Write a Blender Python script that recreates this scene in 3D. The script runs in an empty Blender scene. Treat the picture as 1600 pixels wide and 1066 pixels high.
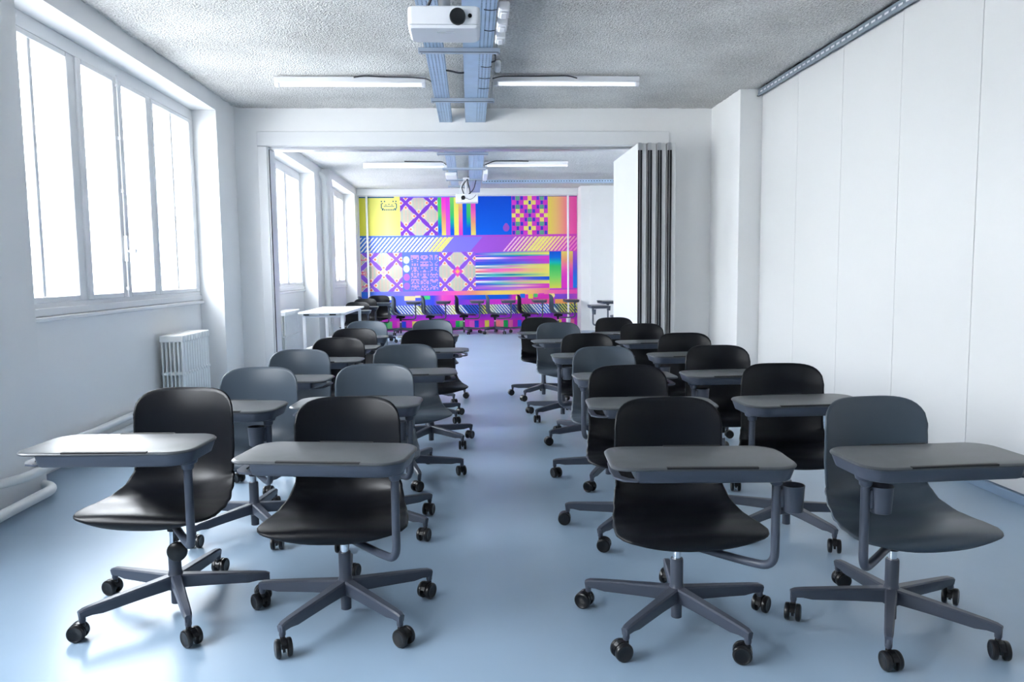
import bpy, math, random
import numpy as np
from mathutils import Vector, Matrix
random.seed(7)
S = bpy.context.scene
C = S.collection
PI = math.pi

# ------------------------------------------------------------------ camera
F_PX, YAW, PITCH, ROLL, EYE = 1185.0, 0.054, -0.0915, -0.011, 1.25
fw = Vector((math.sin(YAW) * math.cos(PITCH), math.cos(YAW) * math.cos(PITCH), math.sin(PITCH)))
rt = Vector((math.cos(YAW), -math.sin(YAW), 0.0))
up = rt.cross(fw)
c_, s_ = math.cos(ROLL), math.sin(ROLL)
rt, up = c_ * rt + s_ * up, -s_ * rt + c_ * up
cd = bpy.data.cameras.new('camera')
cam = bpy.data.objects.new('camera', cd)
C.objects.link(cam)
M = Matrix((rt, up, -fw)).transposed().to_4x4()
M.translation = Vector((0, 0, EYE))
cam.matrix_world = M
cd.sensor_width = 36.0
cd.lens = F_PX / 1600.0 * 36.0
cd.clip_end = 200
S.camera = cam

# ------------------------------------------------------------------ sky, colour management
W = bpy.data.worlds.new('sky')
S.world = W
W.use_nodes = True
bg = W.node_tree.nodes['Background']
bg.inputs['Color'].default_value = (0.975, 0.985, 1.0, 1)
bg.inputs['Strength'].default_value = 9.0
S.view_settings.view_transform = 'Standard'
S.view_settings.look = 'None'
S.view_settings.gamma = 1.0
S.view_settings.use_curve_mapping = False
S.view_settings.exposure = 1.70
S.cycles.diffuse_bounces = 8
S.cycles.max_bounces = 14
S.cycles.glossy_bounces = 4
S.cycles.transparent_max_bounces = 16
S.cycles.sample_clamp_indirect = 8.0
S.cycles.use_denoising = True


def portal(y0, y1, x, z0, z1):
    l = bpy.data.lights.new('sky_portal', 'AREA')
    l.shape = 'RECTANGLE'
    l.size = z1 - z0
    l.size_y = y1 - y0
    l.cycles.is_portal = True
    o = bpy.data.objects.new('sky_portal', l)
    C.objects.link(o)
    o.location = (x, (y0 + y1) / 2, (z0 + z1) / 2)
    o.rotation_euler = (0, -PI / 2, 0)


# window niches: y0, y1, wall face x, window plane x
XL, XR, ZC, YB = -2.47, 2.88, 3.0, 8.35
NICHES = [(-.30, 3.02, -2.47, -2.70), (4.45, 7.77, -2.47, -2.70), (9.2, 12.5, -2.47, -2.70), (13.35, 15.9, -2.34, -2.57)]
for (a, b, xf, xw) in NICHES:
    portal(a + .05, b - .05, xw - .12, 1.05, 2.8)


# ------------------------------------------------------------------ materials
def mat(name, col, rough=.5, metal=0.0, spec=.5, coat=0.0, bump=0.0, bscale=60.0, noise=0.0, nscale=4.0, detail=4.0, coat_rough=.1):
    m = bpy.data.materials.new(name)
    m.use_nodes = True
    nt = m.node_tree
    b = nt.nodes['Principled BSDF']
    b.inputs['Base Color'].default_value = (*col, 1)
    b.inputs['Roughness'].default_value = rough
    b.inputs['Metallic'].default_value = metal
    b.inputs['Specular IOR Level'].default_value = spec
    b.inputs['Coat Weight'].default_value = coat
    b.inputs['Coat Roughness'].default_value = coat_rough
    tc = nt.nodes.new('ShaderNodeTexCoord')
    if noise > 0:
        n = nt.nodes.new('ShaderNodeTexNoise')
        n.inputs['Scale'].default_value = nscale
        n.inputs['Detail'].default_value = detail
        nt.links.new(tc.outputs['Object'], n.inputs['Vector'])
        r = nt.nodes.new('ShaderNodeMapRange')
        r.inputs['From Min'].default_value = .3
        r.inputs['From Max'].default_value = .7
        r.inputs['To Min'].default_value = 1 - noise
        r.inputs['To Max'].default_value = 1 + noise
        nt.links.new(n.outputs['Fac'], r.inputs['Value'])
        mx = nt.nodes.new('ShaderNodeVectorMath')
        mx.operation = 'SCALE'
        mx.inputs[0].default_value = col
        nt.links.new(r.outputs['Result'], mx.inputs['Scale'])
        nt.links.new(mx.outputs['Vector'], b.inputs['Base Color'])
    if bump > 0:
        n2 = nt.nodes.new('ShaderNodeTexNoise')
        n2.inputs['Scale'].default_value = bscale
        n2.inputs['Detail'].default_value = 5
        nt.links.new(tc.outputs['Object'], n2.inputs['Vector'])
        bp = nt.nodes.new('ShaderNodeBump')
        bp.inputs['Strength'].default_value = bump
        bp.inputs['Distance'].default_value = .01
        nt.links.new(n2.outputs['Fac'], bp.inputs['Height'])
        nt.links.new(bp.outputs['Normal'], b.inputs['Normal'])
    return m


WALL = mat('white_painted_wall', (.80, .80, .80), .55, noise=.02, nscale=1.2, bump=.06, bscale=25)
PANELW = mat('white_laminate', (.63, .63, .63), .40, spec=.4, noise=.012, nscale=1.0)
TRIMW = mat('white_gloss_paint', (.73, .735, .745), .35)
FLOOR = mat('blue_grey_resin', (.265, .365, .475), .30, spec=.5, noise=.05, nscale=1.6, bump=.05, bscale=3.0)
SKIRT = mat('blue_grey_skirting', (.22, .31, .43), .35)
BLACK = mat('black_plastic', (.003, .0036, .0058), .37, spec=.26, bump=.03, bscale=900)
SLATE = mat('slate_plastic', (.050, .068, .090), .40, spec=.4, bump=.03, bscale=900)
STEEL = mat('grey_powder_coat', (.050, .060, .085), .38, spec=.5)
TOP = mat('dark_grey_desktop', (.050, .056, .063), .36, spec=.5, noise=.12, nscale=18, bump=.04, bscale=500)
RUBBER = mat('black_rubber', (.004, .004, .005), .30, spec=.5)
DARK = mat('dark_slot', (.006, .006, .007), .6)
CHROME = mat('chrome', (.75, .77, .80), .08, metal=1)
GALV = mat('galvanised_steel', (.36, .48, .64), .38, metal=.15, noise=.06, nscale=9)
BAR = mat('grey_steel_bar', (.40, .46, .55), .45, metal=.2)
PLASW = mat('white_plastic', (.80, .80, .83), .35)
LENS = mat('lens_glass', (.01, .01, .015), .05, spec=.8, coat=1)
ALU = mat('brushed_aluminium', (.55, .56, .58), .3, metal=1)
SEAL = mat('dark_seal', (.008, .008, .010), .45, spec=.3)
CABLE = mat('dark_cable', (.02, .022, .03), .5)
RADW = mat('radiator_enamel', (.80, .81, .80), .35)
DESKW = mat('white_desktop', (.86, .87, .88), .3)
FACADE = mat('pale_facade', (.80, .80, .78), .8, noise=.03, nscale=.6)
GROUND = mat('pale_courtyard', (.28, .28, .28), .9)
TUBE = mat('white_tube', (.88, .90, .93), .3)
TUBE.node_tree.nodes['Principled BSDF'].inputs['Emission Color'].default_value = (.93, .96, 1, 1)
TUBE.node_tree.nodes['Principled BSDF'].inputs['Emission Strength'].default_value = .22


def ceiling_mat(name, a, b_, scale, bump):
    m = bpy.data.materials.new(name)
    m.use_nodes = True
    nt = m.node_tree
    p = nt.nodes['Principled BSDF']
    p.inputs['Roughness'].default_value = .9
    p.inputs['Specular IOR Level'].default_value = .2
    tc = nt.nodes.new('ShaderNodeTexCoord')
    n1 = nt.nodes.new('ShaderNodeTexNoise'); n1.inputs['Scale'].default_value = scale; n1.inputs['Detail'].default_value = 6
    n1.inputs['Roughness'].default_value = .7
    n2 = nt.nodes.new('ShaderNodeTexNoise'); n2.inputs['Scale'].default_value = 1.1; n2.inputs['Detail'].default_value = 3
    v = nt.nodes.new('ShaderNodeTexVoronoi'); v.inputs['Scale'].default_value = scale * 1.3
    for n in (n1, n2, v):
        nt.links.new(tc.outputs['Object'], n.inputs['Vector'])
    r = nt.nodes.new('ShaderNodeValToRGB')
    r.color_ramp.elements[0].position = .34; r.color_ramp.elements[0].color = (*a, 1)
    r.color_ramp.elements[1].position = .62; r.color_ramp.elements[1].color = (*b_, 1)
    mm = nt.nodes.new('ShaderNodeMath'); mm.operation = 'MULTIPLY_ADD'; mm.inputs[1].default_value = .35
    nt.links.new(n2.outputs['Fac'], mm.inputs[0]); 
    m2 = nt.nodes.new('ShaderNodeMath'); m2.operation = 'MULTIPLY'; m2.inputs[1].default_value = .68
    nt.links.new(n1.outputs['Fac'], m2.inputs[0]); nt.links.new(m2.outputs[0], mm.inputs[2])
    nt.links.new(mm.outputs[0], r.inputs['Fac'])
    nt.links.new(r.outputs['Color'], p.inputs['Base Color'])
    ad = nt.nodes.new('ShaderNodeMath'); ad.operation = 'ADD'
    nt.links.new(n1.outputs['Fac'], ad.inputs[0]); nt.links.new(v.outputs['Distance'], ad.inputs[1])
    bp = nt.nodes.new('ShaderNodeBump'); bp.inputs['Strength'].default_value = bump; bp.inputs['Distance'].default_value = .02
    nt.links.new(ad.outputs[0], bp.inputs['Height'])
    nt.links.new(bp.outputs['Normal'], p.inputs['Normal'])
    return m


CEIL = ceiling_mat('rough_render_ceiling', (.36, .345, .33), (.90, .885, .86), 55, .8)
CEIL2 = ceiling_mat('grey_concrete_ceiling', (.44, .44, .435), (.66, .66, .655), 30, .4)


def glass_mat():
    m = bpy.data.materials.new('window_glass')
    m.use_nodes = True
    nt = m.node_tree
    nt.nodes.remove(nt.nodes['Principled BSDF'])
    t = nt.nodes.new('ShaderNodeBsdfTransparent'); t.inputs['Color'].default_value = (.96, .98, 1, 1)
    g = nt.nodes.new('ShaderNodeBsdfGlossy'); g.inputs['Roughness'].default_value = .02
    lw = nt.nodes.new('ShaderNodeLayerWeight'); lw.inputs['Blend'].default_value = .5
    pw = nt.nodes.new('ShaderNodeMath'); pw.operation = 'POWER'; pw.inputs[1].default_value = 5
    nt.links.new(lw.outputs['Facing'], pw.inputs[0])
    f = nt.nodes.new('ShaderNodeMath'); f.operation = 'MULTIPLY_ADD'; f.inputs[1].default_value = .9; f.inputs[2].default_value = .03
    nt.links.new(pw.outputs[0], f.inputs[0])
    x = nt.nodes.new('ShaderNodeMixShader')
    nt.links.new(f.outputs[0], x.inputs[0]); nt.links.new(t.outputs[0], x.inputs[1]); nt.links.new(g.outputs[0], x.inputs[2])
    nt.links.new(x.outputs[0], nt.nodes['Material Output'].inputs['Surface'])
    return m


GLASS = glass_mat()


# ------------------------------------------------------------------ mesh builder
class MB:
    def __init__(s):
        s.v, s.f, s.m = [], [], []

    def add(s, vs, fs, mi=0):
        n = len(s.v)
        s.v += [tuple(p) for p in vs]
        s.f += [tuple(i + n for i in f) for f in fs]
        s.m += [mi] * len(fs)
        return s

    def box(s, x0, x1, y0, y1, z0, z1, mi=0, bev=0.0):
        if bev <= 0:
            vs = [(x, y, z) for z in (z0, z1) for y in (y0, y1) for x in (x0, x1)]
            fs = [(0, 2, 3, 1), (4, 5, 7, 6), (0, 1, 5, 4), (1, 3, 7, 5), (3, 2, 6, 7), (2, 0, 4, 6)]
            return s.add(vs, fs, mi)
        b = bev   # chamfered box: 24 verts
        vs, idx = [], {}
        for ax in range(3):
            for k in range(8):
                p = [(x0, x1)[k & 1], (y0, y1)[(k >> 1) & 1], (z0, z1)[(k >> 2) & 1]]
                for a in range(3):
                    if a != ax:
                        p[a] += b if p[a] == (x0, y0, z0)[a] else -b
                idx[ax, k] = len(vs)
                vs.append(tuple(p))
        fs = []
        for ax in range(3):
            o = [a for a in range(3) if a != ax]
            for sd in (0, 1):
                q = []
                for (i, j) in ((0, 0), (1, 0), (1, 1), (0, 1)):
                    q.append(idx[ax, (sd << ax) | (i << o[0]) | (j << o[1])])
                fs.append(q)
        for ax in range(3):          # edges along ax
            o = [a for a in range(3) if a != ax]
            for i in (0, 1):
                for j in (0, 1):
                    k0 = (i << o[0]) | (j << o[1])
                    k1 = k0 | (1 << ax)
                    fs.append([idx[o[0], k0], idx[o[0], k1], idx[o[1], k1], idx[o[1], k0]])
        for k in range(8):
            fs.append([idx[0, k], idx[1, k], idx[2, k]])
        cx, cy, cz = (x0 + x1) / 2, (y0 + y1) / 2, (z0 + z1) / 2
        out = []
        for f in fs:
            P = [Vector(vs[i]) for i in f]
            nrm = (P[1] - P[0]).cross(P[2] - P[0])
            ctr = sum(P, Vector()) / len(P) - Vector((cx, cy, cz))
            out.append(tuple(f) if nrm.dot(ctr) > 0 else tuple(reversed(f)))
        return s.add(vs, out, mi)

    def prism(s, poly, axis, a, b, mi=0):
        """extrude 2-D polygon (CCW) along axis from a to b"""
        def P(u, v, t):
            return {'x': (t, u, v), 'y': (u, t, v), 'z': (u, v, t)}[axis]
        n = len(poly)
        vs = [P(u, v, a) for u, v in poly] + [P(u, v, b) for u, v in poly]
        fs = [tuple(range(n - 1, -1, -1)), tuple(range(n, 2 * n))]
        fs += [(i, (i + 1) % n, n + (i + 1) % n, n + i) for i in range(n)]
        if axis == 'y':
            fs = [tuple(reversed(f)) for f in fs]
        return s.add(vs, fs, mi)

    def lathe(s, prof, seg=24, mi=0, axis='z', c=(0, 0, 0)):
        """prof list of (r, h); closed at ends when r==0"""
        vs = []
        for r, h in prof:
            for k in range(seg):
                a = 2 * PI * k / seg
                p = (r * math.cos(a), r * math.sin(a), h)
                if axis == 'x':
                    p = (p[2], p[0], p[1])
                elif axis == 'y':
                    p = (p[1], p[2], p[0])
                vs.append((p[0] + c[0], p[1] + c[1], p[2] + c[2]))
        fs = []
        for i in range(len(prof) - 1):
            for k in range(seg):
                k2 = (k + 1) % seg
                fs.append((i * seg + k, i * seg + k2, (i + 1) * seg + k2, (i + 1) * seg + k))
        fs.append(tuple(range(seg - 1, -1, -1)))
        fs.append(tuple((len(prof) - 1) * seg + k for k in range(seg)))
        return s.add(vs, fs, mi)

    def tube(s, pts, r, seg=10, mi=0, bend=0.0, nb=6):
        P = [Vector(p) for p in pts]
        if bend > 0 and len(P) > 2:
            Q = [P[0]]
            for i in range(1, len(P) - 1):
                a, b, c = P[i - 1], P[i], P[i + 1]
                d1, d2 = (a - b), (c - b)
                l = min(bend, d1.length * .49, d2.length * .49)
                p0, p1 = b + d1.normalized() * l, b + d2.normalized() * l
                for k in range(nb + 1):
                    t = k / nb
                    Q.append(p0 * (1 - t) ** 2 + b * 2 * t * (1 - t) + p1 * t * t)
            Q.append(P[-1])
            P = Q
        n = len(P)
        T = [(P[min(i + 1, n - 1)] - P[max(i - 1, 0)]).normalized() for i in range(n)]
        u = T[0].orthogonal().normalized()
        vs = []
        for i in range(n):
            u = (u - T[i] * u.dot(T[i])).normalized()
            w = T[i].cross(u)
            for k in range(seg):
                a = 2 * PI * k / seg
                vs.append(P[i] + (u * math.cos(a) + w * math.sin(a)) * r)
        fs = []
        for i in range(n - 1):
            for k in range(seg):
                k2 = (k + 1) % seg
                fs.append((i * seg + k, i * seg + k2, (i + 1) * seg + k2, (i + 1) * seg + k))
        fs.append(tuple(range(seg - 1, -1, -1)))
        fs.append(tuple((n - 1) * seg + k for k in range(seg)))
        return s.add(vs, fs, mi)

    def mesh(s, name, mats, smooth=None):
        me = bpy.data.meshes.new(name)
        me.from_pydata(s.v, [], s.f)
        for m in (mats if isinstance(mats, (list, tuple)) else [mats]):
            me.materials.append(m)
        me.polygons.foreach_set('material_index', s.m)
        me.update()
        if smooth:
            me.shade_smooth()
            me.set_sharp_from_angle(angle=math.radians(smooth))
        return me

    def obj(s, name, mats, parent=None, smooth=None, loc=None):
        return place(name, s.mesh(name, mats, smooth), parent, loc)


def place(name, me, parent=None, loc=None, rz=None):
    o = bpy.data.objects.new(name, me)
    C.objects.link(o)
    if parent:
        o.parent = parent
    if loc is not None:
        o.location = loc
    if rz is not None:
        o.rotation_euler = (0, 0, rz)
    return o


def tag(o, label=None, cat=None, group=None, kind=None):
    if label: o['label'] = label
    if cat: o['category'] = cat
    if group: o['group'] = group
    if kind: o['kind'] = kind
    return o


def thing(name, label, cat, loc=(0, 0, 0), rz=0, group=None):
    o = bpy.data.objects.new(name, None)
    o.empty_display_size = .1
    C.objects.link(o)
    o.location = loc
    o.rotation_euler = (0, 0, rz)
    return tag(o, label, cat, group)


def struct(name, mb, m, parent=None, smooth=None):
    o = mb.obj(name, m, parent, smooth)
    if parent is None:
        o['kind'] = 'structure'
    return o


# ------------------------------------------------------------------ room shell
Y0, Y1 = -3.0, 16.3
fl = MB(); fl.box(-3.2, 3.6, Y0 - .2, Y1 + .2, -.2, 0)
struct('floor', fl, FLOOR)


def rough_ceiling(name, x0, x1, y0, y1, z, m, amp, jit, seed):
    """render-coated slab: irregular lower face and ragged border, closed on top"""
    rnd = np.random.RandomState(seed)
    st = .06
    nx, ny = int((x1 - x0) / st), int((y1 - y0) / st)
    mb = MB()
    vs = []
    for j in range(ny + 1):
        for i in range(nx + 1):
            x, y = x0 + (x1 - x0) * i / nx, y0 + (y1 - y0) * j / ny
            zz = z + float(rnd.uniform(-amp, amp))
            if i in (0, nx):
                zz += .018 + float(rnd.uniform(-jit, jit)); 
            if j in (0, ny):
                zz += .006 + float(rnd.uniform(-jit, jit)) * .4
            vs.append((x, y, zz))
    fs = [(j * (nx + 1) + i, (j + 1) * (nx + 1) + i, (j + 1) * (nx + 1) + i + 1, j * (nx + 1) + i + 1) for j in range(ny) for i in range(nx)]
    mb.add(vs, fs)
    mb.box(x0 - .6, x1 + .8, y0 - .05, y1 + .05, z + .06, z + .3)
    return struct(name, mb, m, smooth=60)


rough_ceiling('ceiling', XL, XR, Y0, YB + .1, ZC, CEIL, .004, .012, 3)
rough_ceiling('ceiling', XL, 3.3, YB + .1, Y1, ZC, CEIL2, .002, .003, 4)

# wall_left : piers, spandrels, heads
wl = MB()
ys = Y0 - .2
for (a, b, xf, xw) in NICHES:
    face = XL
    wl.box(-3.0, face, ys, a, 0, ZC + .1)
    wl.box(-3.0, xw, a, b, 0, .98)                   # spandrel under the window
    wl.box(-3.0, xf, a, b, 2.86, ZC + .1)            # head
    ys = b
wl.box(-3.0, -2.34, ys, Y1 + .2, 0, ZC + .1)
wl.box(XL, -2.34, 13.12, 13.35, 0, ZC)
struct('wall_left', wl, WALL)


def window(n, a, b, xw):
    """three-section timber window in a niche, plane at x = xw; frame members overlap only at joints"""
    w = bpy.data.objects.new('window_%d' % n, None)
    C.objects.link(w); w['kind'] = 'structure'; w.empty_display_size = .1
    L = b - a
    k = L / 3.32
    def Y(t): return a + (t - 4.45) * k
    fr = MB()
    x0, x1 = xw - .07, xw + .0
    zb, zt = 1.085, 2.755
    fr.box(x0, x1, a, b, .98, zb, bev=.006)
    fr.box(x0, x1, a, b, zt, 2.86, bev=.006)
    fr.box(x0, x1, a, Y(4.55), zb, zt)
    fr.box(x0, x1, Y(7.70), b, zb, zt)
    for p, q in ((5.46, 5.52), (6.72, 6.78)):
        fr.box(x0, x1 + .0, Y(p), Y(q), zb, zt)
    fr.obj('window_frame', TRIMW, w, 40)
    sl = MB()
    sl.box(xw - .02, xw + .035, a, b, .965, .995, bev=.006)
    sl.box(xw - .02, xw + .018, a, b, 1.0, 1.05, bev=.005)
    sl.obj('window_sill', TRIMW, w, 40)
    # sashes: (y from, y to, stile, central glazing bar)
    def sash(p, q, st, bar, xo):
        s_ = MB()
        s_.box(xw - .06, xo, p, p + st, zb, zt, bev=.005)
        s_.box(xw - .06, xo, q - st, q, zb, zt, bev=.005)
        s_.box(xw - .06, xo, p + st, q - st, zb, zb + .035, bev=.004)
        s_.box(xw - .06, xo, p + st, q - st, zt - .035, zt, bev=.004)
        if bar:
            m_ = (p + q) / 2
            s_.box(xw - .055, xo - .012, m_ - .019, m_ + .019, zb + .03, zt - .03, bev=.004)
        o = s_.obj('sash', TRIMW, w, 40)
        halves = ((p + st, (p + q) / 2 - .01), ((p + q) / 2 + .01, q - st)) if bar else ((p + st, q - st),)
        for (u, v) in halves:
            g = MB(); g.box(xw - .040, xw - .034, u - .004, v + .004, zb + .03, zt - .03)
            g.obj('pane', GLASS, o)
    sash(Y(4.55), Y(5.46), .045, True, xw + .004)
    sash(Y(5.52), Y(6.125), .07, False, xw + .016)
    sash(Y(6.135), Y(6.72), .07, False, xw + .016)
    sash(Y(6.78), Y(7.70), .045, True, xw + .004)
    # espagnolette bolt with handle on the meeting stile
    e = MB()
    yc = Y(6.10)
    e.tube([(xw + .03, yc, zb + .0), (xw + .03, yc, zt + .02)], .007, 8)
    e.box(xw + .014, xw + .045, yc - .014, yc + .014, 1.36, 1.56, bev=.006)
    for z in (1.15, 1.9, 2.3, 2.7):
        e.box(xw + .014, xw + .04, yc - .013, yc + .013, z - .015, z + .015, bev=.004)
    e.tube([(xw + .04, yc, 1.44), (xw + .085, yc, 1.44)], .008, 8)
    e.lathe([(0.004, 0), (.02, .004), (.024, .015), (.018, .027), (.004, .03)], 12, axis='x', c=(xw + .08, yc, 1.44))
    e.obj('window_bolt', TRIMW, w, 50)
    return w


for i, (a, b, xf, xw) in enumerate(NICHES):
    window(i + 1, a, b, xw)

# partition beam across the room, its reveals and the right pier
bm = MB()
bm.box(XL, 2.95, YB, 8.62, 2.60, ZC + .03)
bm.box(XL, -2.13, YB, 8.62, 0, 2.60)
bm.box(2.22, 2.95, YB, 8.62, 0, 2.60)
struct('wall_back', bm, WALL)
fz = MB()
fz.box(-2.235, 2.19, YB - .022, YB - .001, 2.605, 2.755, bev=.004)
struct('trim_1', fz, TRIMW, smooth=40)
fz = MB(); fz.box(-2.235, -2.135, YB - .018, YB - .001, .0, 2.60, bev=.003)
fz.box(-2.129, -2.12, YB - .01, 8.60, .0, 2.595)
struct('trim_2', fz, [TRIMW], smooth=40)
fz = MB(); fz.box(-2.128, 2.2, YB + .05, YB + .20, 2.575, 2.599, bev=.002)
struct('trim_3', fz, ALU)
fz = MB(); fz.box(-2.119, -2.113, YB - .004, YB + .012, .0, 2.572)
struct('trim_4', fz, SEAL)

# right side: column, panelled wall
cl = MB(); cl.box(2.665, 3.2, 7.46, YB - .001, 0, ZC + .05)
struct('column', cl, WALL)
wr = MB(); wr.box(2.915, 3.2, Y0 - .2, 7.455, 0, ZC + .1)
wro = struct('wall_right', wr, SEAL)
seams = [7.45, 6.63, 5.825, 5.02, 4.22, 3.41, 2.60, 1.8, 1.0, .2, -.6, -1.4, -2.2, -3.0]
for a, b in zip(seams[1:], seams[:-1]):
    p = MB(); p.box(XR, 2.914, a + .002, b - .002, .055, 2.975, bev=.0015)
    p.obj('panel', PANELW, wro)
sk = MB(); sk.box(2.862, 2.914, Y0, 7.45, 0, .05, bev=.004)
struct('baseboard_right', sk, SKIRT, smooth=40)
# perforated angle running under the ceiling above the panels
tr = MB()
tr.box(2.835, 2.915, Y0, 7.45, 2.955, 2.962)
tr.box(2.835, 2.84, Y0, 7.45, 2.935, 2.99)
tr.box(2.825, 2.84, Y0, 7.45, 2.925, 2.935)
y = Y0 + .05
while y < 7.4:
    tr.box(2.8325, 2.8355, y, y + .05, 2.952, 2.966, mi=1)
    y += .085
struct('trim_5', tr, [mat('zinc_angle', (.25, .29, .34), .4, metal=.3), PLASW])

# back room: right wall, end wall, pier beside the mural
wb = MB(); wb.box(-2.6, 3.5, Y1, Y1 + .2, 0, ZC + .1)
struct('wall_end', wb, WALL)
wb = MB(); wb.box(3.3, 3.5, 8.62, Y1, 0, ZC + .1)
struct('wall_side', wb, WALL)
wb = MB(); wb.box(2.31, 2.50, 15.80, Y1 - .001, 0, ZC)
wb.box(2.50, 3.3, 15.76, Y1 - .001, 0, ZC)
struct('wall_pier', wb, WALL)
wb = MB(); wb.box(-2.34, 2.31, 16.16, Y1 - .001, 2.86, ZC, bev=.01)
struct('trim_6', wb, TRIMW)
wb = MB(); wb.box(-3.2, 3.3, Y0 - .2, Y0, 0, ZC + .1)
struct('wall_front', wb, WALL)

# outside: pale building across a courtyard
g = MB(); g.box(-30, -3.02, -30, 45, -3.4, -3.2)
struct('ground', g, GROUND)
fb = thing('building', 'pale overexposed facade seen through the left windows', 'building', (0, 0, 0))
m_ = MB(); m_.box(-13, -10, -14, 34, -3.2, 4.4)
for z in (-.2, 3.3):
    m_.box(-10.02, -9.82, -14, 34, z, z + .18)
m_.obj('facade_wall', FACADE, fb)
for k in range(11):
    for z in (-2.2, .9):
        w_ = MB(); yy = -11 + k * 4
        w_.box(-10.03, -9.95, yy - .08, yy + 1.28, z - .08, z + 1.88)
        w_.box(-9.97, -9.94, yy, yy + 1.2, z, z + 1.8, mi=1)
        w_.obj('window', [TRIMW, FACADE], fb)

# ------------------------------------------------------------------ heating pipes, radiators
pp = MB()
pp.tube([(-2.635, 6.52, .17), (-2.635, 4.60, .17), (-2.415, 4.36, .17), (-2.415, 4.12, .17), (-2.50, 3.98, .17)], .026, 12, bend=.12)
tag(pp.obj('heating_pipe', RADW, None, 60), 'upper white heating pipe running low through the window niche into the near pier', 'pipe')
pp = MB()
pp.tube([(-2.635, 6.52, .075), (-2.635, 4.75, .075), (-2.62, 4.50, .06), (-2.37, 4.36, .055), (-2.37, 3.3, .055), (-2.37, 1.0, .055)], .028, 12, bend=.1)
tag(pp.obj('heating_pipe', RADW, None, 60), 'lower white heating pipe turning around the near pier just above the floor', 'pipe')
pp = MB()
pp.tube([(-2.40, 12.95, .0), (-2.40, 12.95, 2.84), (-2.52, 12.95, 2.93)], .045, 12, bend=.08)
tag(pp.obj('heating_pipe', RADW, None, 60), 'thick white vertical pipe on the pier between the back room windows', 'pipe')
for x, lb in ((-2.145, 'thin white vertical pipe over the left edge of the mural'), (2.10, 'thin white vertical pipe over the right edge of the mural')):
    pp = MB(); pp.tube([(x, 16.24, .22), (x, 16.24, 2.9)], .022, 10)
    pp.box(x - .045, x + .045, 16.19, 16.28, .14, .26, bev=.01)
    tag(pp.obj('pipe', PLASW, None, 60), lb, 'pipe')


def section_mesh(w, d, z0, z1, n=6):
    """one cast section: n flat columns in depth joined by top, middle and bottom bars; y is along the radiator"""
    s_ = MB()
    st = d / n
    for i in range(n):
        s_.box(i * st + .0095, (i + 1) * st - .0095, .006, w - .006, z0 + .02, z1 - .02, bev=.005)
    for (p, q) in ((z0, z0 + .05), ((z0 + z1) / 2 - .03, (z0 + z1) / 2 + .0), (z1 - .06, z1)):
        s_.box(0, d, .010 if p != z1 - .06 else .003, w - .010 if p != z1 - .06 else w - .003, p, q, bev=.008)
    return s_.mesh('section', RADW, 40)


def radiator(x, y, z, n, w, d, h, label):
    t = thing('radiator', label, 'radiator', (x, y, 0))
    me = section_mesh(w, d, z, h)
    for i in range(n):
        place('section', me, t, (0, i * w, 0))
    f = MB()
    for yy in (w, (n - 2) * w):
        f.box(.01, d - .01, yy + .01, yy + w - .01, 0.0, z + .01, bev=.004)
    f.obj('foot', RADW, t)


radiator(-2.66, 6.60, .10, 11, .061, .20, .735, 'white column radiator standing in the window niche of the near room')
radiator(-2.66, 10.22, .10, 12, .072, .20, .745, 'white column radiator in the back room behind the opening post')

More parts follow.
